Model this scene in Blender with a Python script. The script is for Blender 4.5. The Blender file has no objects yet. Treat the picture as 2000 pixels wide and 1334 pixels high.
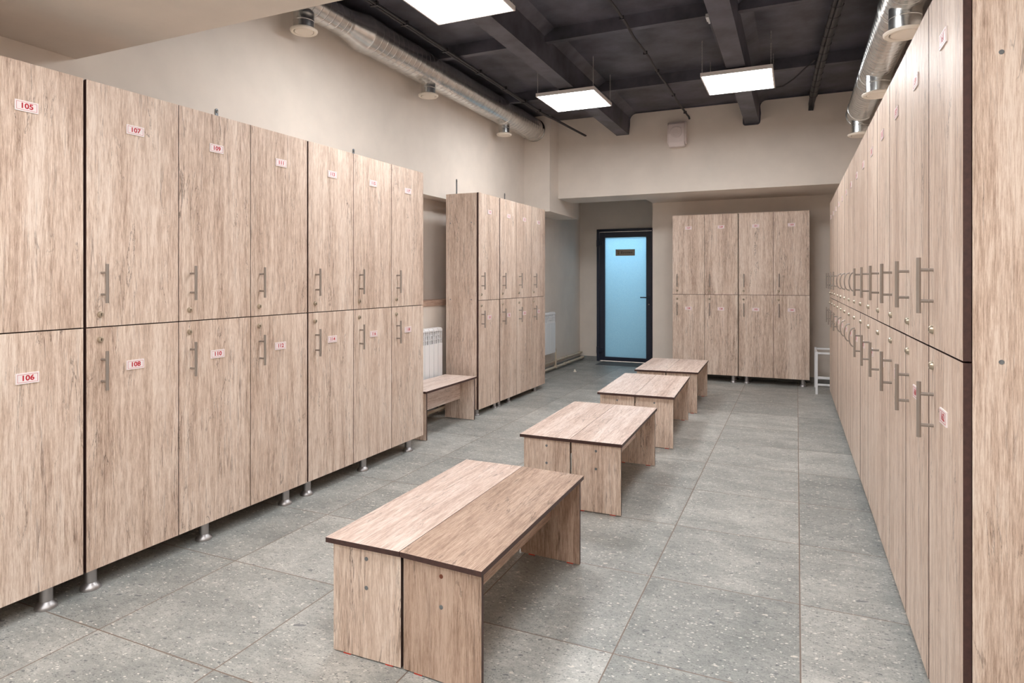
import bpy, math, random
from mathutils import Vector, Matrix
random.seed(4)
S = bpy.context.scene
COL = S.collection
PI = math.pi

# ------------------------------------------------------------------ materials
def new_mat(name):
    m = bpy.data.materials.new(name); m.use_nodes = True
    nt = m.node_tree
    for n in list(nt.nodes): nt.nodes.remove(n)
    out = nt.nodes.new('ShaderNodeOutputMaterial')
    b = nt.nodes.new('ShaderNodeBsdfPrincipled')
    nt.links.new(b.outputs[0], out.inputs[0])
    return m, nt, b

def lin(c):
    return tuple(((x/255)/12.92 if x/255 <= .04045 else ((x/255+.055)/1.055)**2.4) for x in c) + (1,)

class N:
    """tiny node helper"""
    def __init__(self, nt): self.nt = nt
    def add(self, t, **kw):
        n = self.nt.nodes.new('ShaderNode'+t)
        for k, v in kw.items(): setattr(n, k, v)
        return n
    def link(self, a, b): self.nt.links.new(a, b)
    def math(self, op, a, b=None, c=None, clamp=False):
        n = self.add('Math', operation=op); n.use_clamp = clamp
        for i, x in enumerate((a, b, c)):
            if x is None: continue
            if isinstance(x, (int, float)): n.inputs[i].default_value = x
            else: self.link(x, n.inputs[i])
        return n.outputs[0]
    def noise(self, vec, scale, detail=3, rough=.5, dist=0):
        n = self.add('TexNoise'); n.inputs['Scale'].default_value = scale
        n.inputs['Detail'].default_value = detail; n.inputs['Roughness'].default_value = rough
        n.inputs['Distortion'].default_value = dist
        if vec is not None: self.link(vec, n.inputs['Vector'])
        return n.outputs[0]
    def ramp(self, fac, stops):
        n = self.add('ValToRGB'); e = n.color_ramp.elements
        while len(e) > 1: e.remove(e[-1])
        e[0].position, e[0].color = stops[0][0], stops[0][1]
        for p, c in stops[1:]:
            x = e.new(p); x.color = c
        self.link(fac, n.inputs[0]); return n.outputs[0]
    def mapr(self, v, a, b, c=0., d=1.):
        n = self.add('MapRange'); n.inputs[1].default_value = a; n.inputs[2].default_value = b
        n.inputs[3].default_value = c; n.inputs[4].default_value = d
        self.link(v, n.inputs[0]); return n.outputs[0]
    def mix(self, fac, a, b, mode='MIX'):
        n = self.add('Mix', data_type='RGBA', blend_type=mode)
        for s, x in ((n.inputs[0], fac), (n.inputs[6], a), (n.inputs[7], b)):
            if isinstance(x, (int, float)): s.default_value = x
            elif isinstance(x, tuple): s.default_value = x
            else: self.link(x, s)
        return n.outputs[2]
    def scale(self, vec, s, loc=(0, 0, 0)):
        n = self.add('Mapping'); n.inputs['Scale'].default_value = s; n.inputs['Location'].default_value = loc
        self.link(vec, n.inputs['Vector']); return n.outputs[0]
    def bump(self, h, strength, dist=.002):
        n = self.add('Bump'); n.inputs['Strength'].default_value = strength; n.inputs['Distance'].default_value = dist
        self.link(h, n.inputs['Height']); return n.outputs[0]

GRAIN = {'X': (.07, 1, 1), 'Y': (1, .07, 1), 'Z': (1, 1, .07)}
def wood(name, axis, light=(238, 221, 207), mid=(212, 188, 170), dark=(158, 131, 114), vein=(106, 82, 72), rough=.42, veins=1.):
    m, nt, b = new_mat(name); n = N(nt)
    tc = n.add('TexCoord'); oi = n.add('ObjectInfo')
    off = n.add('VectorMath', operation='SCALE'); off.inputs[0].default_value = (17.3, 23.1, 31.7)
    n.link(oi.outputs['Random'], off.inputs['Scale'])
    ad = n.add('VectorMath', operation='ADD'); n.link(tc.outputs['Object'], ad.inputs[0]); n.link(off.outputs[0], ad.inputs[1])
    v = ad.outputs[0]
    # slow waviness so that the grain wanders
    g = GRAIN[axis]
    def gs(k):   # k = anisotropy multiplier of the grain axis
        return n.scale(v, tuple(x if x == 1 else k for x in g))
    bands = n.noise(gs(.05), 9, 4, .6, .3)
    mids = n.noise(gs(.07), 60, 6, .72, .35)
    fibre = n.noise(gs(.05), 340, 5, .8)
    tone = n.math('ADD', n.math('MULTIPLY', bands, .25), n.math('ADD', n.math('MULTIPLY', mids, .31), n.math('MULTIPLY', fibre, .44)))
    col = n.ramp(tone, [(.385, lin(dark)), (.485, lin(mid)), (.565, lin(light))])
    # broken darker streaks
    st = n.mapr(n.noise(gs(.06), 85, 6, .72, .5), .53, .68)
    msk = n.mapr(n.noise(gs(.12), 9, 4, .6, .5), .42, .60)
    stm = n.math('MULTIPLY', n.math('MULTIPLY', st, msk), .75*veins, clamp=True)
    col = n.mix(stm, col, lin(vein))
    # thin wandering cracks
    cr = n.noise(gs(.13), 13, 7, .62, 1.0)
    d = n.math('ABSOLUTE', n.math('SUBTRACT', cr, .5))
    crm = n.math('SUBTRACT', 1., n.mapr(d, .0, .011), clamp=True)
    cm = n.mapr(n.noise(gs(.3), 9, 2, .5), .50, .62)
    ck = n.math('MULTIPLY', n.math('MULTIPLY', crm, cm), .8*veins, clamp=True)
    col = n.mix(ck, col, lin(tuple(int(x*.8) for x in vein)))
    n.link(col, b.inputs['Base Color'])
    b.inputs['Roughness'].default_value = rough; b.inputs['Specular IOR Level'].default_value = .38
    h = n.math('SUBTRACT', fibre, n.math('MULTIPLY', n.math('ADD', stm, ck), .8))
    n.link(n.bump(h, .22, .0012), b.inputs['Normal'])
    return m

def flat(name, rgb, rough=.5, metal=0, noise=0., nscale=30, bump=0., bscale=300, emit=0, spec=None):
    m, nt, b = new_mat(name); n = N(nt)
    tc = n.add('TexCoord')
    f = n.noise(tc.outputs['Object'], nscale, 4, .6)
    lo = lin(tuple(max(0, x*(1-noise)) for x in rgb)); hi = lin(tuple(min(255, x*(1+noise)) for x in rgb))
    n.link(n.ramp(f, [(.3, lo), (.7, hi)]), b.inputs['Base Color'])
    b.inputs['Roughness'].default_value = rough; b.inputs['Metallic'].default_value = metal
    if spec is not None: b.inputs['Specular IOR Level'].default_value = spec
    if bump: n.link(n.bump(n.noise(tc.outputs['Object'], bscale, 3, .6), bump, .001), b.inputs['Normal'])
    if emit:
        b.inputs['Emission Color'].default_value = (.975, .99, 1., 1); b.inputs['Emission Strength'].default_value = emit
    return m

M = {}
M['woodZ'] = wood('oak_laminate_vertical', 'Z')
M['woodX'] = wood('oak_laminate_across', 'X')
M['woodY'] = wood('oak_laminate_lengthwise', 'Y', light=(238, 222, 213), mid=(215, 192, 179), dark=(170, 143, 129), veins=.75)
warm = dict(light=(206, 181, 163), mid=(178, 150, 131), dark=(128, 101, 85), vein=(92, 69, 58))
M['warmZ'] = wood('brown_oak_vertical', 'Z', **warm)
M['warmY'] = wood('brown_oak_lengthwise', 'Y', **warm)
M['edge'] = flat('dark_brown_edge_band', (70, 46, 42), .45, noise=.12, nscale=60)
M['gap'] = flat('partition_edge_brown', (84, 54, 42), .6)  # brown front edges of the partitions, seen between the doors
M['wall'] = flat('beige_plaster', (225, 215, 205), .75, noise=.02, nscale=3, bump=.25, bscale=180)
M['paint'] = flat('charcoal_ceiling_paint', (73, 72, 81), .5, noise=.32, nscale=2.8, bump=.35, bscale=45)
M['paintd'] = flat('charcoal_cable_sheath', (50, 47, 50), .5)
M['steel'] = flat('brushed_steel', (158, 149, 142), .34, .5)
M['chain'] = flat('chain_metal', (190, 186, 182), .4, .2)
M['leg'] = flat('silver_leg_metal', (176, 172, 172), .38, .9)
M['brass'] = flat('nickel_lock', (186, 174, 156), .3, .75)
M['black'] = flat('black_slot', (20, 18, 18), .6)
M['plate'] = flat('white_plastic_plate', (244, 234, 234), .35)
M['red'] = flat('red_print', (192, 20, 45), .5)
M['redpad'] = flat('red_felt_pad', (205, 55, 35), .7)
M['white'] = flat('white_enamel', (238, 238, 240), .35)
M['cream'] = flat('cream_plastic', (240, 230, 216), .45)
M['pipe'] = flat('cream_pipe_paint', (205, 190, 170), .4)
M['frame'] = flat('anthracite_door_aluminium', (44, 49, 66), .35)
M['zinc'] = flat('galvanised_zinc', (222, 222, 220), .27, 1., noise=.06, nscale=14)
M['seam'] = flat('dull_zinc_seam', (120, 120, 120), .45, .85)
M['mat'] = flat('dark_grey_mat', (94, 94, 95), .8, noise=.15, nscale=200)
M['lamp'] = flat('lit_diffuser', (255, 255, 255), .5, emit=11.)
M['lampadded'] = flat('lit_diffuser_added', (255, 255, 255), .5, emit=5.2)  # weaker glow for the added, unseen near-end panels
M['lampframe'] = flat('white_lamp_frame', (236, 230, 228), .4)
M['signm'] = flat('brushed_sign_plate', (172, 160, 148), .45, .1)
M['ink'] = flat('dark_sign_ink', (40, 32, 38), .6)
M['gold'] = flat('ochre_sign_ink', (140, 112, 66), .6)
M['bolt'] = flat('grey_bolt', (130, 134, 138), .4, .6)
M['boltc'] = flat('brown_bolt_cap', (120, 66, 44), .5)
M['skirt'] = flat('grey_skirting_tile', (140, 140, 138), .4, noise=.05)
M['sill'] = wood('brown_sill_board', 'Y', light=(196, 168, 150), mid=(172, 142, 126), dark=(138, 110, 96), rough=.5)
M['speaker'] = flat('white_speaker_shell', (226, 214, 212), .45)
M['grille'] = flat('speaker_grille', (222, 210, 208), .6, noise=.05, nscale=300)

# frosted blue glass, lit by the lamp added behind it
m, nt, b = new_mat('frosted_blue_glass'); n = N(nt)
tc = n.add('TexCoord')
f = n.noise(tc.outputs['Object'], 90, 4, .7)
c = n.ramp(f, [(.3, lin((168, 206, 226))), (.7, lin((188, 220, 235)))])
n.link(c, b.inputs['Base Color']); b.inputs['Roughness'].default_value = .45
tr = n.add('BsdfTranslucent'); n.link(c, tr.inputs['Color'])
mx = n.add('MixShader'); mx.inputs[0].default_value = .55
n.link(b.outputs[0], mx.inputs[1]); n.link(tr.outputs[0], mx.inputs[2])
n.link(mx.outputs[0], nt.nodes['Material Output'].inputs[0])
M['glass'] = m

# stone floor tiles
m, nt, b = new_mat('grey_stone_tile'); n = N(nt)
tc = n.add('TexCoord'); V = tc.outputs['Object']
br = n.add('TexBrick'); br.offset = 0; br.squash = 1
br.inputs['Scale'].default_value = 1; br.inputs['Brick Width'].default_value = .6235; br.inputs['Row Height'].default_value = .6625
br.inputs['Mortar Size'].default_value = .0028; br.inputs['Mortar Smooth'].default_value = .2; br.inputs['Bias'].default_value = 0
br.inputs['Color1'].default_value = (0, 0, 0, 1); br.inputs['Color2'].default_value = (1, 1, 1, 1); br.inputs['Mortar'].default_value = (.5, .5, .5, 1)
n.link(n.scale(V, (1, 1, 1), (6.235-.012+.0, 6.625-1.606, 0)), br.inputs['Vector'])
tone = br.outputs['Color']; mort = br.outputs['Fac']
tv = n.add('SeparateColor'); n.link(tone, tv.inputs[0])
# shift the stone per tile
ofs = n.add('CombineXYZ'); n.link(n.math('MULTIPLY', tv.outputs[0], 9.7), ofs.inputs[0]); n.link(n.math('MULTIPLY', tv.outputs[0], 5.3), ofs.inputs[1])
av = n.add('VectorMath', operation='ADD'); n.link(V, av.inputs[0]); n.link(ofs.outputs[0], av.inputs[1]); T = av.outputs[0]
cl = n.noise(n.scale(T, (1, 1.6, 1)), 3.2, 6, .65, .3)
fi = n.noise(n.scale(T, (1, 1.5, 1)), 120, 4, .7)
mo = n.noise(n.scale(T, (1, 1.7, 1)), 30, 6, .7, .4)
tot = n.math('ADD', n.math('ADD', n.math('MULTIPLY', cl, .34), n.math('MULTIPLY', mo, .28)), n.math('ADD', n.math('MULTIPLY', fi, .30), n.math('MULTIPLY', tv.outputs[0], .10)))
col = n.ramp(tot, [(.38, lin((122, 125, 123))), (.51, lin((160, 161, 157))), (.62, lin((196, 195, 190)))])
def chips(col, scale, thr, lo, hi, rgb, warp, sq=1.9, amt=.85):
    w = n.noise(T, scale*1.5, 3, .6)
    wv = n.add('VectorMath', operation='SCALE'); n.link(T, wv.inputs[0]); wv.inputs['Scale'].default_value = 1
    off = n.add('CombineXYZ'); n.link(n.math('MULTIPLY', n.math('SUBTRACT', w, .5), warp), off.inputs[0]); n.link(n.math('MULTIPLY', n.math('SUBTRACT', w, .5), warp*.6), off.inputs[1])
    a2 = n.add('VectorMath', operation='ADD'); n.link(T, a2.inputs[0]); n.link(off.outputs[0], a2.inputs[1])
    vo = n.add('TexVoronoi'); vo.inputs['Scale'].default_value = scale
    n.link(n.scale(a2.outputs[0], (1, sq, .01)), vo.inputs['Vector'])
    sp = n.add('SeparateColor'); n.link(vo.outputs['Color'], sp.inputs[0])
    sel = n.math('MULTIPLY', n.math('GREATER_THAN', sp.outputs[0], lo), n.math('LESS_THAN', sp.outputs[0], hi))
    size = n.math('MULTIPLY', n.math('ADD', n.math('MULTIPLY', sp.outputs[1], .75), .3), thr)
    ins = n.mapr(n.math('SUBTRACT', size, vo.outputs['Distance']), 0, .05)
    return n.mix(n.math('MULTIPLY', n.math('MULTIPLY', sel, ins), amt, clamp=True), col, lin(rgb))
col = chips(col, 70, .46, .0, .19, (226, 223, 216), .02, amt=.9)
col = chips(col, 110, .48, .4, .70, (92, 93, 95), .015, amt=.85)
col = chips(col, 38, .38, .3, .38, (88, 92, 97), .04, amt=.75)
col = chips(col, 28, .34, .0, .07, (222, 216, 207), .05, amt=.8)
col = chips(col, 13, .24, .5, .60, (96, 100, 106), .08, amt=.7)
# hairline veins
ve = n.noise(n.scale(T, (1, 1.8, 1)), 16, 7, .65, 1.2)
vm = n.math('SUBTRACT', 1., n.mapr(n.math('ABSOLUTE', n.math('SUBTRACT', ve, .5)), 0, .010), clamp=True)
col = n.mix(n.math('MULTIPLY', vm, .28), col, lin((100, 102, 104)))
col = n.mix(mort, col, lin((122, 106, 94)))
n.link(col, b.inputs['Base Color'])
n.link(n.math('ADD', n.math('MULTIPLY', fi, .22), .30), b.inputs['Roughness'])
n.link(n.bump(n.math('SUBTRACT', n.math('MULTIPLY', fi, .3), n.math('MULTIPLY', mort, 1.)), .25, .0015), b.inputs['Normal'])
M['floor'] = m

# ------------------------------------------------------------------ mesh builder
class MB:
    def __init__(self): self.v = []; self.f = []; self.m = []; self.s = []
    def face(self, idx, mat, smooth=False): self.f.append(idx); self.m.append(mat); self.s.append(smooth)
    def box(self, a, b, mat, mats=None):
        """mats: dict axis-> material for the pair of faces normal to the axis"""
        x0, x1 = sorted((a[0], b[0])); y0, y1 = sorted((a[1], b[1])); z0, z1 = sorted((a[2], b[2]))
        o = len(self.v)
        self.v += [(x0,y0,z0),(x1,y0,z0),(x1,y1,z0),(x0,y1,z0),(x0,y0,z1),(x1,y0,z1),(x1,y1,z1),(x0,y1,z1)]
        mm = mats or {}
        for q, ax in (((0,3,2,1),'z'),((4,5,6,7),'z'),((0,1,5,4),'y'),((2,3,7,6),'y'),((1,2,6,5),'x'),((3,0,4,7),'x')):
            self.face([o+i for i in q], mm.get(ax, mat))
        return self
    def board(self, a, b, axis, face, edge='edge'):
        return self.box(a, b, edge, {axis: face})
    def frustum(self, p0, p1, r0, r1, mat, n=20, cap0=True, cap1=True, smooth=True):
        p0, p1 = Vector(p0), Vector(p1); d = (p1-p0).normalized()
        u = d.orthogonal().normalized(); w = d.cross(u)
        o = len(self.v)
        for p, r in ((p0, r0), (p1, r1)):
            for k in range(n):
                a = 2*PI*k/n; self.v.append(tuple(p + u*(r*math.cos(a)) + w*(r*math.sin(a))))
        for k in range(n):
            j = (k+1) % n; self.face([o+k, o+j, o+n+j, o+n+k], mat, smooth)
        if cap0: self.face([o+k for k in range(n)][::-1], mat)
        if cap1: self.face([o+n+k for k in range(n)], mat)
        return self
    def cyl(self, p0, p1, r, mat, n=20): return self.frustum(p0, p1, r, r, mat, n)
    def lathe(self, prof, c, mat, n=28, axis='Z', cap=True, mats=None):
        o = len(self.v); k = len(prof)
        for (r, h) in prof:
            for i in range(n):
                a = 2*PI*i/n; x, y = r*math.cos(a), r*math.sin(a)
                p = {'Z': (x, y, h), 'Y': (y, h, x), 'X': (h, x, y)}[axis]
                self.v.append((c[0]+p[0], c[1]+p[1], c[2]+p[2]))
        for j in range(k-1):
            sm = abs(prof[j][1]-prof[j+1][1]) > 1e-6
            for i in range(n):
                i2 = (i+1) % n
                self.face([o+j*n+i, o+j*n+i2, o+(j+1)*n+i2, o+(j+1)*n+i], mats[j] if mats else mat, sm)
        if cap:
            self.face([o+i for i in range(n)][::-1], mats[0] if mats else mat)
            self.face([o+(k-1)*n+i for i in range(n)], mats[-1] if mats else mat)
        return self
    def tube(self, pts, r, mat, n=10):
        P = [Vector(p) for p in pts]; o = len(self.v); prev = None
        for i, p in enumerate(P):
            d = (P[min(i+1, len(P)-1)]-P[max(i-1, 0)]).normalized()
            if prev is None: u = d.orthogonal().normalized()
            else: u = (prev - d*prev.dot(d)).normalized()
            prev = u; w = d.cross(u)
            for k in range(n):
                a = 2*PI*k/n; self.v.append(tuple(p+u*(r*math.cos(a))+w*(r*math.sin(a))))
        for i in range(len(P)-1):
            for k in range(n):
                j = (k+1) % n; self.face([o+i*n+k, o+i*n+j, o+(i+1)*n+j, o+(i+1)*n+k], mat, True)
        self.face([o+k for k in range(n)][::-1], mat); self.face([o+(len(P)-1)*n+k for k in range(n)], mat)
        return self
    def prism(self, poly, plane, a, b, mat):
        """poly 2D in plane 'xz' (extruded along y), 'yz' (along x) or 'xy' (along z)"""
        def P(p, h): return {'xz': (p[0], h, p[1]), 'yz': (h, p[0], p[1]), 'xy': (p[0], p[1], h)}[plane]
        o = len(self.v); k = len(poly)
        self.v += [P(p, a) for p in poly] + [P(p, b) for p in poly]
        self.face([o+i for i in range(k)], mat); self.face([o+k+i for i in range(k)][::-1], mat)
        for i in range(k):
            j = (i+1) % k; self.face([o+i, o+k+i, o+k+j, o+j], mat)
        return self
    def torus(self, c, R, r, mat, axis='Z', n=14, m=6, sx=1., sy=1.):
        o = len(self.v)
        for i in range(n):
            a = 2*PI*i/n
            for j in range(m):
                q = 2*PI*j/m; rr = R+r*math.cos(q)
                x, y, z = rr*math.cos(a)*sx, rr*math.sin(a)*sy, r*math.sin(q)
                p = {'Z': (x, y, z), 'Y': (x, z, y), 'X': (z, x, y)}[axis]
                self.v.append((c[0]+p[0], c[1]+p[1], c[2]+p[2]))
        for i in range(n):
            for j in range(m):
                i2, j2 = (i+1) % n, (j+1) % m
                self.face([o+i*m+j, o+i2*m+j, o+i2*m+j2, o+i*m+j2], mat, True)
        return self
    def raw(self, verts, faces, mat):
        o = len(self.v); self.v += verts
        for f in faces: self.face([o+i for i in f], mat)
        return self
    def build(self, name, parent=None, loc=(0,0,0), rotz=0, bevel=0):
        me = bpy.data.meshes.new(name)
        me.from_pydata(self.v, [], self.f)
        names = []
        for x in self.m:
            if x not in names: names.append(x)
        for x in names: me.materials.append(M[x])
        me.polygons.foreach_set('material_index', [names.index(x) for x in self.m])
        me.polygons.foreach_set('use_smooth', self.s)
        me.update()
        import bmesh
        bm = bmesh.new(); bm.from_mesh(me); bmesh.ops.recalc_face_normals(bm, faces=bm.faces); 
        for e in bm.edges:
            if len(e.link_faces) == 2 and e.calc_face_angle(0) > .55: e.smooth = False
        bm.to_mesh(me); bm.free()
        o = bpy.data.objects.new(name, me); COL.objects.link(o)
        o.location = loc; o.rotation_euler = (0, 0, rotz)
        if parent is not None: o.parent = parent
        if bevel:
            md = o.modifiers.new('bevel', 'BEVEL'); md.width = bevel; md.segments = 2; md.limit_method = 'ANGLE'
        return o

def tag(o, label, cat, group=None, kind=None):
    o['label'] = label; o['category'] = cat
    if group: o['group'] = group
    if kind: o['kind'] = kind
    return o
def thing(name, label, cat, loc=(0,0,0), rotz=0, group=None):
    o = bpy.data.objects.new(name, None); COL.objects.link(o)
    o.location = loc; o.rotation_euler = (0, 0, rotz); o.empty_display_size = .2
    return tag(o, label, cat, group)
def struct(o, label=None):
    o['kind'] = 'structure'
    if label: o['label'] = label
    return o
def dup(src, parent, loc=None, rotz=None):
    c = src.copy(); COL.objects.link(c); c.parent = parent
    if loc is not None: c.location = loc
    if rotz is not None: c.rotation_euler = (0, 0, rotz)
    return c

_txt = {}
def text_mesh(s, size, offset=0.):
    if (s, size) in _txt: return _txt[(s, size)]
    cu = bpy.data.curves.new('t', 'FONT'); cu.body = s; cu.size = size; cu.offset = offset
    cu.align_x = 'CENTER'; cu.align_y = 'CENTER'; cu.resolution_u = 4
    ob = bpy.data.objects.new('t', cu); COL.objects.link(ob)
    dg = bpy.context.evaluated_depsgraph_get(); dg.update()
    me = bpy.data.meshes.new_from_object(ob.evaluated_get(dg))
    r = ([tuple(v.co) for v in me.vertices], [list(p.vertices) for p in me.polygons])
    bpy.data.objects.remove(ob); bpy.data.curves.remove(cu); bpy.data.meshes.remove(me)
    _txt[(s, size)] = r
    return r

# ------------------------------------------------------------------ room shell
XW = -3.347          # left wall face
XR = .80             # right wall face
YB = 8.22            # face of the big transverse beam
ZC = 3.53            # ceiling
T_ = .12
YN = -2.6            # wall behind the camera
struct(MB().box((XW-.4, YN-.1, -.1), (XR+.2, 11.9, 0), 'floor').build('floor'), 'grey stone tile floor with brown grout lines')
struct(MB().box((XW-.4, YN-.1, ZC), (XR+.2, 11.9, ZC+.15), 'paint').build('ceiling'), 'dark charcoal painted concrete ceiling')
# left wall with the shallow niche above a sill
NY0, NY1, NZ0, NZ1, ND = 4.1, 7.6, 1.15, 2.20, .175
w = MB()
w.box((XW-.4, YN, 0), (XW, NY0, ZC), 'wall'); w.box((XW-.4, NY1, 0), (XW, 10.45, ZC), 'wall')
w.box((XW-.4, NY0, 0), (XW, NY1, NZ0-.055), 'wall'); w.box((XW-.4, NY0, NZ1), (XW, NY1, ZC), 'wall')
w.box((XW-.4, NY0, NZ0-.055), (XW-ND, NY1, NZ1), 'wall')
struct(w.build('wall_left'), 'long beige plaster wall behind the left lockers')
struct(MB().board((XW-ND, NY0, NZ0-.055), (XW+.012, NY1, NZ0), 'z', 'sill', 'sill').build('trim_1'), 'brown wooden sill of the wall niche')
struct(MB().box((XR, YN, 0), (XR+.2, 9.45, ZC), 'wall').build('wall_right'), 'beige plaster wall behind the right lockers')
struct(MB().box((XW-.4, YN-.1, 0), (XR+.2, YN, ZC), 'wall').build('wall_front'))
w = MB()
ZBm = 2.463
w.box((XW, YB, ZBm), (XR, 8.80, ZC), 'wall')                     # deep transverse beam
w.box((-1.905, 8.80, ZBm), (XR, 9.25, ZC), 'wall')               # lowered ceiling over the end lockers
w.box((-1.905, 9.25, 0), (XR, 9.45, ZC), 'wall')                 # wall behind the end lockers
w.box((-1.905, 9.45, 0), (-1.80, 10.45, ZC), 'wall')             # return of the door recess
DX0, DX1, DZ, DY = -3.045, -2.085, 2.19, 10.30
w.box((XW, DY, 0), (DX0, DY+.15, ZC), 'wall'); w.box((DX1, DY, 0), (-1.905, DY+.15, ZC), 'wall')
w.box((DX0, DY, DZ), (DX1, DY+.15, ZC), 'wall')
struct(w.build('wall_back'), 'beige end wall with deep beam and door recess')
struct(MB().box((XW, 7.884, 2.26), (-2.98, 9.105, ZC), 'wall').build('trim_2'), 'boxed beige column head at the far left corner')
# dropped ceiling over the camera end
struct(MB().box((XW, YN, 2.484), (XR, 2.055, 2.75), 'wall').build('ceiling'), 'lowered beige ceiling at the near end')
# shower room behind the glazed door
w = MB()
w.box((-3.5, 11.7, 0), (-1.8, 11.8, 2.6), 'wall'); w.box((-3.5, 10.45, 2.5), (-1.8, 11.7, 2.6), 'wall')
w.box((-3.6, 10.45, 0), (-3.5, 11.8, 2.6), 'wall'); w.box((-1.8, 10.45, 0), (-1.7, 11.8, 2.6), 'wall')
struct(w.build('wall_shower_room'))

# concrete beams and ribs of the ceiling
def fillet(cx, cz, r, a0, a1, k=8):
    return [(cx+r*math.cos(a0+(a1-a0)*i/k), cz+r*math.sin(a0+(a1-a0)*i/k)) for i in range(k+1)]
def ceiling_beam(x0, x1, name):
    zb = 3.25; h = .055
    prof = [(x0, zb), (x1, zb), (x1+.006, ZC-h)] + [(x1+.10, ZC)] + [(x0-.10, ZC), (x0-.006, ZC-h)]
    struct(MB().prism(prof, 'xz', 2.0, YB, 'paint').build(name), 'dark concrete ceiling beam running to the end wall')
ceiling_beam(-2.163, -2.003, 'trim_3'); ceiling_beam(-.575, -.415, 'trim_4')
k = 5
for (xa, xb) in ((XW, -2.166), (-2.0, -.578), (-.412, XR)):
    for y in (3.55, 5.16, 6.78):
        struct(MB().prism([(y, ZC), (y+.012, 3.425), (y+.075, 3.425), (y+.09, ZC)], 'yz', xa, xb, 'paint').build('trim_%d' % k)); k += 1
# dark paint brushed onto the end wall around the beam ends
def paint_band(poly, name):
    struct(MB().prism(poly, 'xz', YB-.004, YB, 'paint').build(name), 'dark paint border on the end wall')
zt = ZC
paint_band([(-.60, zt), (-.60, 3.26)] + fillet(-.565, 3.262, .035, PI, 1.5*PI, 6) + fillet(-.435, 3.262, .035, 1.5*PI, 2*PI, 6) +
           [(-.392, 3.36)] + fillet(-.33, 3.44, .07, PI, .5*PI, 6) + [(XR, 3.51), (XR, zt)], 'trim_%d' % k); k += 1
paint_band([(-2.17, zt), (-2.17, 3.25), (-2.0, 3.25), (-1.985, 3.40)] + fillet(-1.90, 3.43, .085, PI, .5*PI, 6) + [(-.60, 3.515), (-.60, zt)], 'trim_%d' % k); k += 1
# skirting tiles
struct(MB().box((XW, 7.5, 0), (XW+.012, DY, .075), 'skirt').build('baseboard_left'))
struct(MB().box((XW, 4.47, 0), (XW+.012, 5.62, .075), 'skirt').build('baseboard_left'))
struct(MB().box((XW+.012, DY-.012, 0), (DX0, DY, .075), 'skirt').build('baseboard_back'))
struct(MB().box((-1.905, 9.238, 0), (XR, 9.25, .075), 'skirt').build('baseboard_back'))

# ------------------------------------------------------------------ glazed door (structure)
d = bpy.data.objects.new('door_1', None); COL.objects.link(d); d.location = (DX0, DY, 0)
d['kind'] = 'structure'; d['label'] = 'dark framed door with frosted blue glass'
W, Hh = DX1-DX0, DZ
f = MB()
fw = .045
f.box((0, -.03, 0), (fw, .06, Hh), 'frame'); f.box((W-fw, -.03, 0), (W, .06, Hh), 'frame')
f.box((fw, -.03, Hh-fw), (W-fw, .06, Hh), 'frame')
f.build('door_frame', d, bevel=.003)
f = MB(); a, e = fw+.004, W-fw-.004; st = .088
f.box((a, -.018, .012), (a+st, .04, Hh-fw-.004), 'frame'); f.box((e-st, -.018, .012), (e, .04, Hh-fw-.004), 'frame')
f.box((a+st, -.018, .012), (e-st, .04, .075), 'frame'); f.box((a+st, -.018, Hh-fw-.004-.09), (e-st, .04, Hh-fw-.004), 'frame')
leaf = f.build('door_leaf', d, bevel=.003)
MB().box((a+st, .006, .075), (e-st, .014, Hh-fw-.094), 'glass').build('glass_pane', d)
for z in (1.90, .13):
    h = MB(); h.cyl((fw*.6, -.042, z), (fw*.6, -.042, z+.11), .012, 'frame'); h.box((fw*.6, -.046, z+.02), (a+.055, -.016, z+.09), 'frame')
    h.box((.0, -.04, z+.0), (fw*.6, -.03, z+.11), 'frame')
    h.build('hinge', d)
hx = e-.04
h = MB(); h.box((hx-.016, -.028, .93), (hx+.016, -.018, 1.12), 'frame'); h.cyl((hx, -.018, 1.066), (hx, -.062, 1.066), .010, 'frame')
h.tube([(hx, -.058, 1.066), (hx-.06, -.060, 1.066), (hx-.135, -.058, 1.066)], .0095, 'frame'); h.build('door_handle', d)
h = MB(); h.cyl((hx, -.028, .955), (hx, -.034, .955), .011, 'steel'); h.build('lock_cylinder', d)
sx0, sx1, sz0, sz1 = -2.73-DX0, -2.41-DX0, 1.747, 1.852
s = MB().box((sx0, .0, sz0), (sx1, .006, sz1), 'signm')
tv_, tf_ = text_mesh('Душевые', .042)
s.raw([(x+sx0+.185, -.0006, y+(sz0+sz1)/2) for x, y, z in tv_], tf_, 'ink')
s.box((sx0+.094, -.0006, sz0+.03), (sx0+.0965, 0, sz1-.03), 'ink')
px = sx0+.046; pz = sz0+.022
s.raw([(px-.014, -.0006, pz), (px+.014, -.0006, pz), (px+.005, -.0006, pz+.038), (px-.005, -.0006, pz+.038)], [(0, 1, 2, 3)], 'gold')
s.raw([(px+.009*math.cos(i*PI/6), -.0006, pz+.050+.009*math.sin(i*PI/6)) for i in range(12)], [tuple(range(12))], 'gold')
so = s.build('sign_plate', d); so['label'] = 'small metal door sign with dark lettering'

mt = MB().box((-2.93, 9.80, .0), (-2.17, 10.24, .005), 'mat'); 
tag(mt.build('door_mat', bevel=.0015), 'dark grey rectangular mat on the floor in front of the blue glass door', 'mat')

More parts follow.
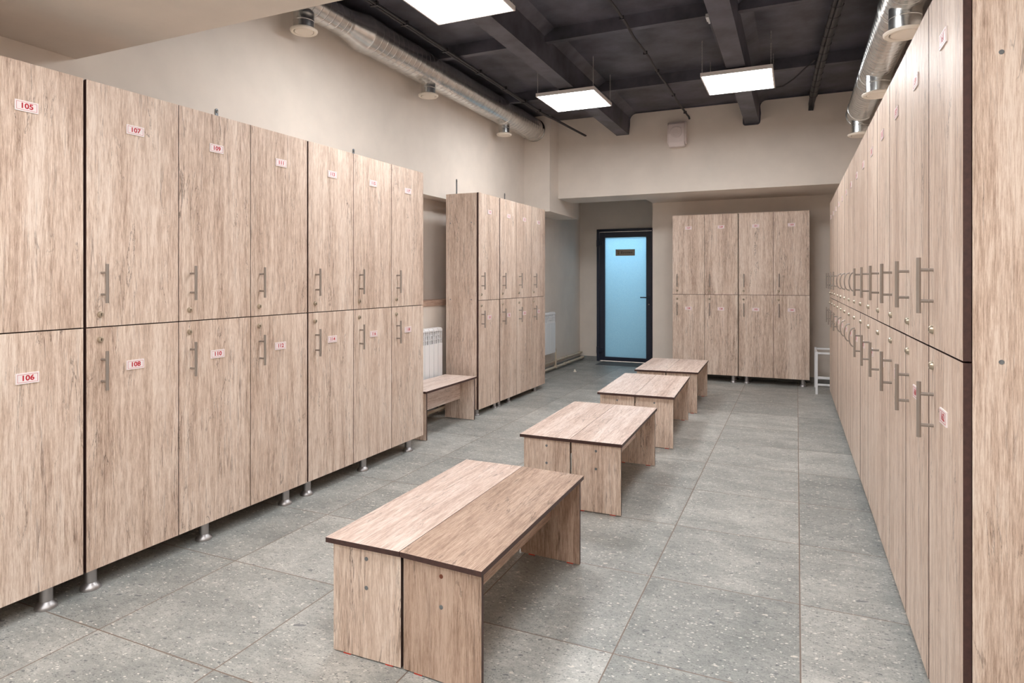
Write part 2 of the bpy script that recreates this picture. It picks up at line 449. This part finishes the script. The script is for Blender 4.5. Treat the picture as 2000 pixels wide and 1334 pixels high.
# ------------------------------------------------------------------ lockers
ZB0, ZMID, ZTOP = .095, 1.1535, 2.228
TH = .018
handle_bar = MB()
handle_bar.cyl((0, -.0385, -.086), (0, -.0385, .086), .0066, 'steel', 14)
for z in (-.048, .048): handle_bar.cyl((0, -.034, z), (0, 0, z), .0052, 'steel', 12)
arc = MB()
arc.tube([(0, -.002-.034*math.sin(PI*i/14)**.8, -.064*math.cos(PI*i/14)) for i in range(15)], .0045, 'steel', 10)
for z in (-.064, .064): arc.cyl((0, -.004, z), (0, 0, z), .008, 'steel', 12)
lk = MB(); lk.lathe([(.0135, 0), (.0135, -.003), (.0105, -.010), (.0088, -.011)], (0, 0, 0), 'brass', 20, 'Y')
lk.box((-.0012, -.0118, -.0055), (.0012, -.0105, .0055), 'black')
PROTO = {}
def proto(key, mb, name, parent, loc):
    if key not in PROTO:
        PROTO[key] = mb.build(name, parent, loc); return PROTO[key]
    return dup(PROTO[key], parent, loc)
def plate_mesh(num):
    p = MB(); w, h = .0425, .0215
    p.box((-w, -.004, -h), (w, 0, h), 'plate')
    i0, t = .0055, .0011; yf = -.0043
    x, z = w-i0, h-i0
    for a, b in (((-x, z-t), (x, z)), ((-x, -z), (x, -z+t)), ((-x, -z), (-x+t, z)), ((x-t, -z), (x, z))):
        p.box((a[0], yf, a[1]), (b[0], -.004, b[1]), 'red')
    tv, tf = text_mesh(str(num), .029, .0009)
    p.raw([(v[0]*1.12, yf-.0001, v[1]) for v in tv], tf, 'red')
    return p
LEG = MB().lathe([(.020, 0), (.041, 0), (.042, .006), (.039, .014), (.030, .024), (.0245, .030), (.0245, .093)], (0, 0, 0), 'leg', 24)

def cabinet(ncols, w, depth, loc, rotz, first, label, group, zb=ZB0, zm=ZMID, zt=ZTOP, legs=(), endgap=.004, style='bar', rnd=0.0, side_bolts=False, end_door_inset=0):
    """local frame: x to the right seen from the front, front face at y=0, back at y=depth"""
    t = thing('locker_cabinet', label, 'locker', loc, rotz, group)
    Wc = ncols*w; y0 = TH+.002; e = .0015
    for i, x in enumerate((e, Wc-e-.016)):
        sp = MB().board((x, y0, zb), (x+.016, depth, zt-.002), 'x', 'woodZ')
        if side_bolts:
            xs = x if i == 0 else x+.016; s_ = -1 if i == 0 else 1
            for yy in (y0+.06, depth-.05):
                for zz in (1.93, 1.158, .30): sp.cyl((xs, yy, zz), (xs+s_*.001, yy, zz), .006, 'bolt', 12)
        sp.build('side_panel', t)
    MB().board((e+.016, y0, zt-.018), (Wc-e-.016, depth, zt-.002), 'z', 'woodX').build('top_panel', t)
    MB().board((e+.016, y0, zb), (Wc-e-.016, depth, zb+.016), 'z', 'woodX').build('bottom_panel', t)
    c = MB()
    c.box((e+.016, depth-.006, zb+.016), (Wc-e-.016, depth, zt-.018), 'woodZ')
    for j in range(ncols):
        xa = e+.016 if j == 0 else j*w+.008; xb = Wc-e-.016 if j == ncols-1 else (j+1)*w-.008
        c.board((xa, y0, zm-.008), (xb, depth-.006, zm+.008), 'z', 'woodX', 'gap')
        if j: c.board((j*w-.008, y0, zb+.016), (j*w+.008, depth-.006, zt-.018), 'x', 'woodZ', 'gap')
    c.build('partition', t)
    for (lx, ly) in legs:
        proto(('leg', round(zb, 3)), LEG if zb > .08 else MB().lathe([(.018, 0), (.036, 0), (.036, .006), (.027, .016), (.0215, .02), (.0215, zb-.002)], (0, 0, 0), 'leg', 24), 'leg', t, (lx, ly, 0))
    for j in range(ncols):
        xa = j*w + (.0045 if j == 0 else .002); xb = (j+1)*w - (.0045 if j == ncols-1 else .002)
        for up in (1, 0):
            za, zc = (zm+.0025, zt) if up else (zb, zm-.0025)
            cx, cz = (xa+xb)/2, (za+zc)/2
            jit = random.uniform(-rnd, rnd)
            D = MB().board((xa-cx, 0, za-cz), (xb-cx, TH, zc-cz), 'y', 'woodZ').build('door', t, (cx, jit, cz))
            num = first+2*j+(0 if up else 1)
            D['label'] = 'door numbered %d' % num
            hx = xa+.066-cx
            if style == 'bar' : proto('bar', handle_bar, 'handle', D, (hx, 0, (1.380 if up else .962)-cz+(-.035 if up else 0)))
            else: proto('arc', arc, 'handle', D, (hx, 0, (1.345 if up else .962)-cz))
            proto('lock', lk, 'lock', D, (hx-.007, 0, (1.209 if up else 1.098)-cz))
            plate_mesh(num).build('number_plate', D, (random.uniform(-.004, .004), 0, (2.052 if up else .970)-cz))
    return t

# left row, its front very slightly off the wall's line
sL = .0095
aL = PI/2 - math.atan(sL)
def left_pt(y): return (-2.7902 + sL*(y-3), y, 0)
LG = 'wood-effect lockers along the left wall'
cabinet(2, .4465, .40, left_pt(.860), aL, 103, 'left wall locker cabinet cut off by the photo edge, doors 105 and 106 showing', LG, legs=((.05, .045), (.766, .045), (.05, .34), (.766, .34)))
cabinet(3, .4513, .40, left_pt(1.757), aL, 107, 'three-column wood-effect locker cabinet on the left wall with doors 107 to 112', LG, legs=((.05, .045), (.634, .045), (1.21, .045), (.05, .34), (.634, .34), (1.21, .34)))
cabinet(3, .4435, .40, left_pt(3.113), aL, 113, 'three-column wood-effect locker cabinet on the left wall with doors 113 to 118', LG, legs=((.04, .045), (.603, .045), (1.17, .045), (.04, .34), (.603, .34), (1.17, .34)))
sB = .0095
def blk_pt(y): return (-2.8895 + sB*(y-5.65), y, 0)
aB = PI/2 - math.atan(sB)
cabinet(1, .485, .372, blk_pt(5.645), aB, 119, 'single-column locker cabinet 119 and 120 with its bare side facing the low wall bench', LG, zb=.062, zm=1.150, legs=((.045, .045), (.44, .045), (.045, .32), (.44, .32)), side_bolts=True)
cabinet(3, .4340, .372, blk_pt(6.138), aB, 121, 'left wall locker cabinet with doors 121 to 126 next to the farther radiator', LG, zb=.062, zm=1.150, legs=((.05, .045), (.30, .045), (1.06, .045), (.05, .32), (.30, .32), (1.06, .32)))
# end wall
BG = 'wood-effect lockers against the end wall'
cabinet(2, .4245, .37, (-1.548, 8.815, 0), 0, 127, 'end wall locker cabinet nearer the blue door with doors 127 to 130', BG, zm=1.158, zt=2.226, legs=((.05, .05), (.785, .05), (.05, .32), (.785, .32)))
cabinet(2, .4245, .37, (-.697, 8.815, 0), 0, 131, 'end wall locker cabinet with doors 131 to 134 beside the white metal stand', BG, zm=1.158, zt=2.226, legs=((.10, .05), (.768, .05), (.10, .32), (.768, .32)))
# right row: local x runs from far to near
sR = -.0064
aR = -PI/2 - math.atan(sR)
cw = .442
RG = 'wood-effect lockers along the right wall'
rl = ['farthest locker cabinet of the right row, beside the white metal stand',
      'second locker cabinet from the far end of the right row',
      'right row locker cabinet with bow handles, the farther of the two such cabinets',
      'right row locker cabinet with bow handles, the nearer of the two such cabinets',
      'right row locker cabinet with doors 151 to 154, just nearer than the bow-handled ones',
      'right row locker cabinet with doors 155 to 158, second from the near end',
      'nearest right row locker cabinet with doors 159 to 162 and large bare end panel']
for g in range(7):
    yfar = 1.942 + cw*(14-2*g)
    x = .3785 + sR*(yfar-3)
    style = 'arc' if g in (2, 3) else 'bar'
    cabinet(2, cw, .405, (x, yfar, 0), aR, 135+4*g, rl[g], RG, legs=((.05, .13), (.80, .13), (.05, .34), (.80, .34)), style=style, rnd=.0008, side_bolts=(g == 6))

# ------------------------------------------------------------------ benches
def bench(label, corners, group, top, leg, caps=('bolt', 'bolt'), inset=(.018, .010), z=.42, feet=True, ang=0., seam=None):
    """corners: near-left, near-right, far-left, far-right of the top (world xy); long axis is +y turned by ang"""
    ca, sa = math.cos(ang), math.sin(ang)
    q = [(x*ca+y*sa, -x*sa+y*ca) for x, y in corners]              # into the bench's own axes
    xl, xr = (q[0][0]+q[2][0])/2, (q[1][0]+q[3][0])/2
    yn, yf = (q[0][1]+q[1][1])/2, (q[2][1]+q[3][1])/2
    sk = 0.
    if seam is not None:
        i = 1 if seam > 0 else 0; yn, yf = q[i][1], q[2+i][1]
        sk = ((q[1][1]-q[0][1])/(q[1][0]-q[0][0]) + (q[3][1]-q[2][1])/(q[3][0]-q[2][0]))/2
    mx_, my_ = (xl+xr)/2, (yn+yf)/2; wd = (xr-xl)/2; ln = (yf-yn)/2
    mid = Vector((mx_*ca-my_*sa, mx_*sa+my_*ca))
    t = thing('bench', label, 'bench', (mid.x, mid.y, 0), ang, group)
    MB().board((-wd, -ln, z-.018), (wd, ln, z), 'z', top).build('top', t)
    li, ri = inset
    for sgn in (-1, 1):
        y = sgn*(ln-.02); ya, yb = (y, y+.016) if sgn < 0 else (y-.016, y)
        p = MB().board((-wd+li, ya, .005), (wd-ri, yb, z-.018), 'y', leg)
        po = p.build('end_panel', t)
        cx = (li-ri)/2; yo = ya if sgn < 0 else yb
        for zz, cm in ((.361, caps[0]), (.257, caps[1])):
            MB().lathe([(.0075, 0), (.0075, sgn*.0012), (.005, sgn*.0016)], (0, 0, 0), cm, 16, 'Y').build('bolt_cap', po, (cx, yo, zz))
        if feet:
            for fx in (-wd+li+.06, wd-ri-.05):
                MB().box((fx-.016, ya+.001, 0), (fx+.016, yb-.001, .005), 'redpad').build('foot_pad', po)
    MB().board(((li-ri)/2-.008, -ln+.036, .20), ((li-ri)/2+.008, ln-.036, z-.018), 'x', leg.replace('Z', 'Y')).build('rail', t)
    if sk:                                            # the worn bench sits a touch out of square
        for o in [c for c in t.children_recursive if c.type == 'MESH']:
            px = o.location.x
            for v in o.data.vertices: v.co.y += sk*(v.co.x + px - seam*wd)
    return t
CG = 'wooden benches paired down the middle of the room'
B = [((-1.571, 1.850), (-1.257, 1.854), (-.928, 1.836), (-1.583, 2.949), (-1.262, 2.953), (-.935, 2.934)),
     ((-1.548, 3.572), (-1.222, 3.569), (-.913, 3.574), (-1.563, 4.690), (-1.246, 4.693), (-.931, 4.691)),
     ((-1.532, 5.140), (-1.209, 5.156), (-.911, 5.170), (-1.565, 6.325), (-1.262, 6.318), (-.927, 6.320)),
     ((-1.545, 6.618), (-1.229, 6.615), (-.919, 6.650), (-1.579, 7.655), (-1.256, 7.682), (-.928, 7.678))]
ordn = ['nearest', 'second nearest', 'third nearest', 'farthest']
for i, (a, b_, c_, d_, e_, f_) in enumerate(B):
    g = .0012; an = math.atan2(b_[0]-e_[0], e_[1]-b_[1])
    bl = (b_[0]-g, b_[1]); br_ = (b_[0]+g, b_[1]); el = (e_[0]-g, e_[1]); er = (e_[0]+g, e_[1])
    lw = 'paler left half of the nearest pair of wooden benches in mid floor' if i == 0 else 'left half of the %s pair of low wooden benches in mid floor' % ordn[i]
    rw = 'browner right half of the nearest pair of wooden benches in mid floor' if i == 0 else 'right half of the %s pair of low wooden benches in mid floor' % ordn[i]
    bench(lw, (a, bl, d_, el), CG, 'woodY', 'woodZ', inset=(.020, .005), ang=an, seam=1)
    bench(rw, (br_, c_, er, f_), CG, 'warmY' if i == 0 else 'woodY', 'warmZ' if i == 0 else 'woodZ', caps=('boltc', 'bolt') if i == 0 else ('bolt', 'bolt'), inset=(.004, .010), ang=an, seam=-1)
bench('low wooden bench against the left wall below the radiator, between two locker blocks', ((-3.185, 4.575), (-2.825, 4.575), (-3.185, 5.50), (-2.840, 5.50)), 'wall bench', 'woodY', 'woodZ', inset=(.02, .012), feet=False)

# ------------------------------------------------------------------ radiators and heating pipes
def radiator(y0, y1, label, n):
    t = thing('radiator', label, 'radiator', (XW+.001, y0, 0), 0, 'white sectional radiators')
    zb, zt = .29, .885; pit = (y1-y0)/n
    for i in range(n):
        ya = i*pit; s = MB()
        s.box((.035, ya+.034, zb), (.105, ya+pit-.034, zt-.012), 'white')              # core web
        s.box((.100, ya+.003, zb), (.112, ya+pit-.003, zt-.155), 'white')              # front fin
        s.box((.024, ya+.006, zb), (.034, ya+pit-.006, zt-.03), 'white')               # rear fin
        s.prism([(.02, zt-.03), (.03, zt-.006), (.06, zt), (.10, zt-.004), (.113, zt-.02), (.113, zt-.034), (.10, zt-.022), (.03, zt-.03)], 'xz', ya+.003, ya+pit-.003, 'white')  # hood
        for zz in (zt-.075, zt-.115): s.box((.03, ya+.003, zz-.002), (.108, ya+pit-.003, zz+.002), 'white')
        s.box((.095, ya+.003, zt-.155), (.108, ya+.009, zt-.02), 'white'); s.box((.095, ya+pit-.009, zt-.155), (.108, ya+pit-.003, zt-.02), 'white')
        s.build('section', t)
    h = MB()
    for zz in (zb+.045, zt-.055): h.cyl((.07, .004, zz), (.07, y1-y0-.004, zz), .016, 'white', 12)
    h.build('header_tube', t)
    h = MB()
    for yy in (.12, y1-y0-.12): h.box((0, yy-.012, zt-.10), (.036, yy+.012, zt-.06), 'white')
    h.build('wall_bracket', t)
    v = MB()
    yy = y1-y0
    v.cyl((.07, yy, zb+.045), (.07, yy+.022, zb+.045), .016, 'pipe', 12); v.build('valve', t)
    return t
radiator(4.62, 5.53, 'white sectional radiator behind the low wall bench, under the niche sill', 11)
radiator(8.00, 8.80, 'white sectional radiator past the far left lockers, above the heating pipes', 10)
px_ = XW+.065
def pipe(z, label, extra=None, x=px_):
    t = thing('heating_pipe', label, 'pipe', (x, 0, z), 0, 'cream heating pipes along the left wall')
    p = MB(); p.tube([(0, y, 0) for y in (4.46, 6, 8, 9, 10.24)] + [(0, DY-.005, 0)], .017, 'pipe', 14); p.build('pipe', t)
    for yy in (5.30, 9.35, 10.18):
        c = MB(); c.cyl((0, yy-.022, 0), (0, yy+.022, 0), .024, 'pipe', 14); c.build('coupling', t)
    for yy in (5.05, 9.55):
        c = MB(); c.torus((0, yy, 0), .02, .004, 'pipe', 'Y'); c.box((XW-x+.002, yy-.008, -.004), (-.018, yy+.008, .004), 'pipe'); c.build('clip', t)
    if extra: extra(t)
    return t
def riser_hi(t):
    p = MB(); zz = .335-.055
    p.tube([(0, 8.94, 0), (0, 8.94, zz-.03), (0, 8.925, zz-.008), (0, 8.90, zz), (-.005, 8.822, zz)], .013, 'pipe', 12); p.build('riser', t)
    c = MB(); c.box((-.02, 8.922, -.02), (.02, 8.958, .03), 'pipe'); c.build('tee', t)
pipe(.055, 'lower cream heating pipe along the left wall near the floor', riser_hi)
pipe(.135, 'upper cream heating pipe along the left wall above its twin', None, px_-.034)
tag(MB().lathe([(.024, 0), (.024, .006), (.014, .012), (.014, .03), (.009, .036)], (-2.98, 8.93, 0), 'cream', 18).build('door_stop'), 'small pale stopper on the floor near the heating pipes', 'door stop')

# ------------------------------------------------------------------ white metal stand beyond the right row
t = thing('metal_stand', 'white tubular metal stand on the floor beyond the far end of the right lockers', 'stand', (0, 0, 0))
x0, x1, ya, yb, h = .215, .70, 8.36, 8.90, .50
q = .0125
for (x, y) in ((x0, ya), (x1, ya), (x0, yb), (x1, yb)):
    MB().box((x-q, y-q, 0), (x+q, y+q, h+.005), 'white').build('leg', t, bevel=.002)
for (y, z) in ((ya, h-.012), (yb, h-.012), (ya, .20), (ya, .115), (yb, .115)):
    MB().box((x0+q, y-.010, z-.011), (x1-q, y+.010, z+.011), 'white').build('crossbar', t, bevel=.002)
for x in (x0, x1):
    MB().box((x-.010, ya+q, h-.023), (x+.010, yb-q, h-.001), 'white').build('crossbar', t, bevel=.002)

# ------------------------------------------------------------------ ventilation ducts
def spiral(mb, x, z, ya, yb, r, pitch=.072, n=48, ridge=.0022):
    turns = int(math.ceil((yb-ya)/pitch)); o = len(mb.v)
    offs = (0., .035, .07, .105, .14, .5, .93); hs = (0, ridge*.8, ridge, ridge*.8, 0, 0, 0)
    rows = []
    for k in range(turns):
        for f_, h_ in zip(offs, hs): rows.append((k+f_, h_))
    rows.append((turns, 0))
    for (q_, h_) in rows:
        for i in range(n+1):
            a = 2*PI*i/n
            y = min(max(ya + (q_ + i/n - 1)*pitch, ya), yb)
            mb.v.append((x+(r+h_)*math.cos(a), y, z+(r+h_)*math.sin(a)))
    R = n+1
    for j in range(len(rows)-1):
        for i in range(n):
            mb.face([o+j*R+i, o+j*R+i+1, o+(j+1)*R+i+1, o+(j+1)*R+i], 'seam' if j % 7 in (2, 3) else 'zinc', True)
    return mb
def outlet(t, x, y, ztop, zbot, rn, rd):
    nk = MB(); nk.lathe([(rn*1.015, ztop), (rn*1.015, ztop-.02), (rn, ztop-.022), (rn, (ztop+zbot)/2+.015), (rn+.003, (ztop+zbot)/2+.012), (rn+.003, (ztop+zbot)/2+.008), (rn, (ztop+zbot)/2+.005), (rn, zbot+.015)], (x, y, 0), 'zinc', 32, cap=False)
    no = nk.build('outlet_neck', t)
    dm = MB(); dm.lathe([(rn*.98, zbot+.03), (rd, zbot+.018), (rd, zbot+.010), (rd*.93, zbot), (rd*.74, zbot+.004), (rd*.72, zbot+.018)], (x, y, 0), 'cream', 36, cap=False)
    dm.lathe([(rd*.30, zbot+.018), (rd*.66, zbot+.012), (rd*.685, zbot+.006), (rd*.64, zbot+.001), (.005, zbot-.001)], (x, y, 0), 'cream', 36)
    dm.build('diffuser', no)
t = thing('ventilation_duct', 'round galvanised spiral duct along the top of the left wall', 'duct', (0, 0, 0), 0, 'galvanised ventilation ducts')
dx, dz, r1, r2 = -3.19, 3.345, .145, .108
MB().__class__
p = spiral(MB(), dx, dz, 4.20, 7.87, r1); p.lathe([(r1, 0), (r1+.006, 0), (r1+.006, .012), (r1, .012)], (dx, 7.866, dz), 'zinc', 40, 'Y'); p.build('spiral_pipe', t)
p = spiral(MB(), dx, dz, 2.09, 4.0, r2); p.build('spiral_pipe', t)
p = MB(); p.lathe([(r2, 3.93), (r2+.006, 3.935), (r2+.006, 3.96), (r2+.001, 3.965), (r1+.002, 4.17), (r1+.007, 4.175), (r1+.007, 4.21), (r1, 4.215)], (dx, 0, dz), 'zinc', 40, 'Y', cap=False); p.build('reducer', t)
p = MB()
for yy in (6.84,): p.lathe([(r1, -.012), (r1+.006, -.01), (r1+.006, .01), (r1, .012)], (dx, yy, dz), 'zinc', 40, 'Y', cap=False); p.cyl((dx+.02, yy, dz+r1), (dx+.02, yy, ZC), .004, 'zinc', 8)
p.build('joint_band', t)
outlet(t, dx, 3.52, 3.25, 3.112, .072, .095); outlet(t, dx, 5.19, 3.235, 3.092, .068, .095); outlet(t, dx, 6.905, 3.235, 3.078, .066, .090)
t = thing('ventilation_duct', 'round galvanised spiral duct above the right lockers', 'duct', (0, 0, 0), 0, 'galvanised ventilation ducts')
dx, dz, r1 = .60, 3.10, .122
p = spiral(MB(), dx, dz, 2.08, 7.62, r1); p.build('spiral_pipe', t)
p = MB(); p.lathe([(r1, 7.60), (r1+.005, 7.60), (r1+.005, 7.66), (r1*.9, 7.672), (.01, 7.675)], (dx, 0, dz), 'zinc', 40, 'Y'); p.build('end_cap', t)
p = MB()
for yy in (4.70, 6.12, 7.34): p.lathe([(r1, -.012), (r1+.006, -.01), (r1+.006, .01), (r1, .012)], (dx, yy, dz), 'zinc', 40, 'Y', cap=False)
p.build('joint_band', t)
for yy in (4.05, 6.34):
    p = MB(); p.cyl((dx, yy, dz+r1), (dx, yy, ZC), .006, 'zinc', 8); p.lathe([(r1+.001, -.012), (r1+.006, -.012), (r1+.006, .012), (r1+.001, .012)], (dx, yy, dz), 'zinc', 40, 'Y', cap=False); p.build('hanger', t)
for yy in (4.50, 5.90, 7.48): outlet(t, dx, yy, 3.03, 2.845, .088, .118)
t = MB(); t.tube([(XR-.0285, y, 2.93) for y in (2.08, 4, 6, 8.2)], .028, 'wall', 12)

for y in (3.0, 5.0, 7.0): t.box((XR-.062, y-.012, 2.925), (XR, y+.012, 2.935), 'wall')
tag(t.build('conduit_pipe'), 'beige pipe along the right wall behind the galvanised duct', 'pipe')

# ------------------------------------------------------------------ pendant panel lights
def chain_mb(L):
    c = MB(); pitch = .0125; nl = int(L/pitch)
    for i in range(nl+1):
        c.torus((0, 0, min(i*pitch+.006, L)), .0052, .0016, 'chain', 'X' if i % 2 else 'Y', 8, 4, .75, 1.35)
    return c
CH = {}
def panel_light(x0, y0, label, w=.61, dpt=.645, z=3.20, zc=None):
    t = thing('panel_light', label, 'light', (x0+w/2, y0+dpt/2, z), 0, 'square ceiling panel lights')
    hx, hy = w/2, dpt/2
    f = MB(); b = .012
    f.box((-hx, -hy, 0), (-hx+b, hy, .034), 'lampframe'); f.box((hx-b, -hy, 0), (hx, hy, .034), 'lampframe')
    f.box((-hx+b, -hy, 0), (hx-b, -hy+b, .034), 'lampframe'); f.box((-hx+b, hy-b, 0), (hx-b, hy, .034), 'lampframe')
    f.box((-hx+b, -hy+b, .03), (hx-b, hy-b, .034), 'lampframe')
    f.build('frame', t)
    MB().box((-hx+b, -hy+b, .002), (hx-b, hy-b, .012), 'lamp' if zc else 'lampadded').build('diffuser', t)
    if zc:
        for sx in (-1, 1):
            for sy in (-1, 1):
                L = zc-z-.034
                if 'c' not in CH: CH['c'] = chain_mb(L).build('chain', t, (sx*(hx-.015), sy*(hy-.015), .034))
                else: dup(CH['c'], t, (sx*(hx-.015), sy*(hy-.015), .034))
    return t
panel_light(-2.368, 3.345, 'bright square panel light cut off by the top edge of the photo', zc=ZC)
panel_light(-2.400, 5.955, 'bright square panel light hanging on chains near the left duct', zc=ZC)
panel_light(-.800, 5.975, 'bright square panel light hanging on chains on the right, by the thick cable', zc=ZC)
panel_light(-.800, 3.345, 'square panel light over the near benches, out of the frame at the top', zc=ZC)
for x, y in ((-2.1, .75), (-.55, .75), (-2.1, -.55), (-.55, -.55), (-2.1, -1.9), (-.55, -1.9)):  # unseen panels, added to fill the near end with light
    panel_light(x, y, 'unseen panel light added under the lowered near ceiling to brighten the near end', z=2.449)

# ------------------------------------------------------------------ cables, speaker, brackets
c = MB()
c.tube([(-1.25, 2.1, 3.408)] + [(-1.25+.006*math.sin(i*1.7), 2.4+.29*i, 3.408+.004*math.sin(i*2.3)) for i in range(20)] + [(-1.245, 8.12, 3.408), (-1.235, 8.19, 3.40), (-1.228, 8.205, 3.43-.06)], .011, 'paintd', 10)
for y in (3.2, 4.0, 4.9, 5.75, 6.3, 7.2, 8.0): c.box((-1.268, y-.006, 3.395), (-1.232, y+.006, 3.425), 'paintd')
tag(c.build('ceiling_cable'), 'black ceiling cable in the middle bay, ending above the white speaker', 'cable', 'cables on the ceiling')
c = MB()
for o_ in (-.014, .014):
    c.tube([(-2.86+o_, 2.1, 3.405), (-2.86+o_, 4.0, 3.405), (-2.865+o_, 5.5, 3.405), (-2.87+o_, 7.3, 3.405), (-2.80+o_*.6, 7.6, 3.39), (-2.70+o_*.5, 7.9, 3.34), (-2.585+o_*.4, 8.20, 3.285)], .011, 'paintd', 10)
for y in (3.0, 3.9, 4.3, 4.95, 5.6, 6.2, 6.75, 7.2): c.box((-2.895, y-.01, 3.39), (-2.83, y+.01, 3.425), 'paintd')
tag(c.build('ceiling_conduit'), 'double dark conduit beside the left duct running down to the end wall', 'cable', 'cables on the ceiling')
c = MB()
for o_, rr in ((-.022, .016), (.012, .02), (.03, .012)):
    c.tube([(.36+o_, 2.1, 3.402), (.33+o_, 4.2, 3.402), (.28+o_, 5.2, 3.400), (.235+o_, 6.0, 3.402), (.195+o_, 6.9, 3.400), (.17+o_, 7.7, 3.402), (.155+o_*.7, 8.15, 3.400), (.155+o_*.6, 8.195, 3.375), (.150+o_*.5, 8.205, 3.33)], rr, 'paintd', 10)
bp = [(4.2, .33), (5.2, .28), (6.0, .235), (6.9, .195), (7.7, .17), (8.15, .155)]
for i in range(18):
    yy = 4.25+.21*i
    for (ya, xa), (yb, xb) in zip(bp, bp[1:]):
        if ya <= yy <= yb: c.torus((xa+(xb-xa)*(yy-ya)/(yb-ya)+.003, yy, 3.401), .038, .003, 'paintd', 'Y', 14, 5, 1.08, .62)
tag(c.build('cable_bundle'), 'thick tied bundle of black cables beside the right duct', 'cable', 'cables on the ceiling')
c = MB().tube([(-.19, 6.70, 3.225), (-.12, 6.73, 3.24), (-.02, 6.68, 3.285), (.08, 6.55, 3.34), (.135, 6.49, 3.365), (.150, 6.47, 3.38)], .008, 'paintd', 10)
tag(c.build('lamp_cable'), 'single black cable sagging from the right panel light to the thick cable bundle', 'cable', 'cables on the ceiling')
t = thing('beam_cable', 'black cable with a white connector along the side of the right ceiling beam', 'cable', (0, 0, 0), 0, 'cables on the ceiling')
MB().tube([(-.592, 3.6, 3.46), (-.590, 4.7, 3.42), (-.592, 4.9, 3.36), (-.590, 5.1, 3.33), (-.592, 5.5, 3.335), (-.590, 6.2, 3.33), (-.592, 6.9, 3.33)], .011, 'paintd', 10).build('cable', t)
k_ = MB(); k_.box((-.622, 4.93, 3.315), (-.598, 5.02, 3.345), 'white'); k_.box((-.616, 5.02, 3.318), (-.600, 5.07, 3.336), 'white'); k_.build('connector', t, bevel=.003)

t = thing('wall_speaker', 'white box loudspeaker high on the end wall between the ceiling beams', 'speaker', (-1.373, YB, 3.18))
hw, hh = .113, .155
prof = [(0, hh), (-.085, hh), (-.11, hh-.03), (-.125, hh-.09), (-.128, 0), (-.118, -hh+.05), (-.105, -hh), (-.02, -hh)]
MB().prism(prof, 'yz', -hw+.016, hw-.016, 'speaker').build('cabinet', t, bevel=.004)
for s_ in (-1, 1):
    MB().prism([(0, hh), (-.080, hh), (-.104, hh-.03), (-.118, hh-.09), (-.12, 0), (-.108, -hh+.055), (-.06, -hh+.035), (0, -hh+.035)], 'yz', s_*(hw-.015), s_*hw, 'speaker').build('end_cheek', t, bevel=.003)
MB().lathe([(.07, 0), (.068, -.004), (.055, -.006), (.04, -.004), (.02, -.006), (.004, -.006)], (0, -.127, .02), 'grille', 32, 'Y').build('grille', t)

for i, (y, lab) in enumerate(((2.91, 'thin metal strap on the left wall rising above locker 109'), (4.271, 'thin metal strap on the left wall rising between lockers 113 and 115'),
                              (6.02, 'tall metal strap on the left wall rising above the bare side of locker 119'), (7.256, 'small metal strap on the left wall above the farthest left lockers'))):
    b_ = MB(); x = XW+.001
    b_.box((x, y-.011, 2.18), (x+.004, y+.011, 2.43), 'bolt'); b_.lathe([(.011, 0), (.011, .004)], (x, y, 2.43), 'bolt', 14, 'X')
    b_.lathe([(.006, .004), (.006, .009), (.003, .010)], (x, y, 2.418), 'steel', 12, 'X')
    b_.box((x, y-.011, 2.226), (x+.17, y+.011, 2.230), 'bolt')
    tag(b_.build('wall_strap'), lab, 'bracket', 'metal straps above the left lockers')

# ------------------------------------------------------------------ light behind the glass door, world, camera
la = bpy.data.lights.new('added_glass_lamp', 'AREA'); la.energy = 25; la.size = 1.0; la.color = (.96, .97, 1.)  # unseen lamp, added to brighten the blue glass from behind
lo = bpy.data.objects.new('added_glass_lamp', la); COL.objects.link(lo); lo.location = (-2.6, 11.0, 2.42)
tag(lo, 'unseen lamp added behind the glass door to light its pane', 'light')
wd = bpy.data.worlds.new('world'); S.world = wd; wd.use_nodes = True
wd.node_tree.nodes['Background'].inputs[0].default_value = (.9, .95, 1, 1); wd.node_tree.nodes['Background'].inputs[1].default_value = .3

cam = bpy.data.cameras.new('camera'); co = bpy.data.objects.new('camera', cam); COL.objects.link(co)
cam.sensor_fit = 'HORIZONTAL'; cam.sensor_width = 36; cam.lens = 1243.9/2000*36
cam.shift_y = -(667-544.9)/2000; cam.clip_start = .03
co.location = (0, 0, 1.365); co.rotation_euler = (PI/2, 0, math.radians(24.087))
S.camera = co
S.view_settings.view_transform = 'Standard'; S.view_settings.look = 'None'
S.view_settings.gamma = 1; S.view_settings.exposure = 1.42; S.view_settings.use_curve_mapping = False
S.cycles.max_bounces = 8; S.cycles.diffuse_bounces = 5; S.cycles.use_denoising = True
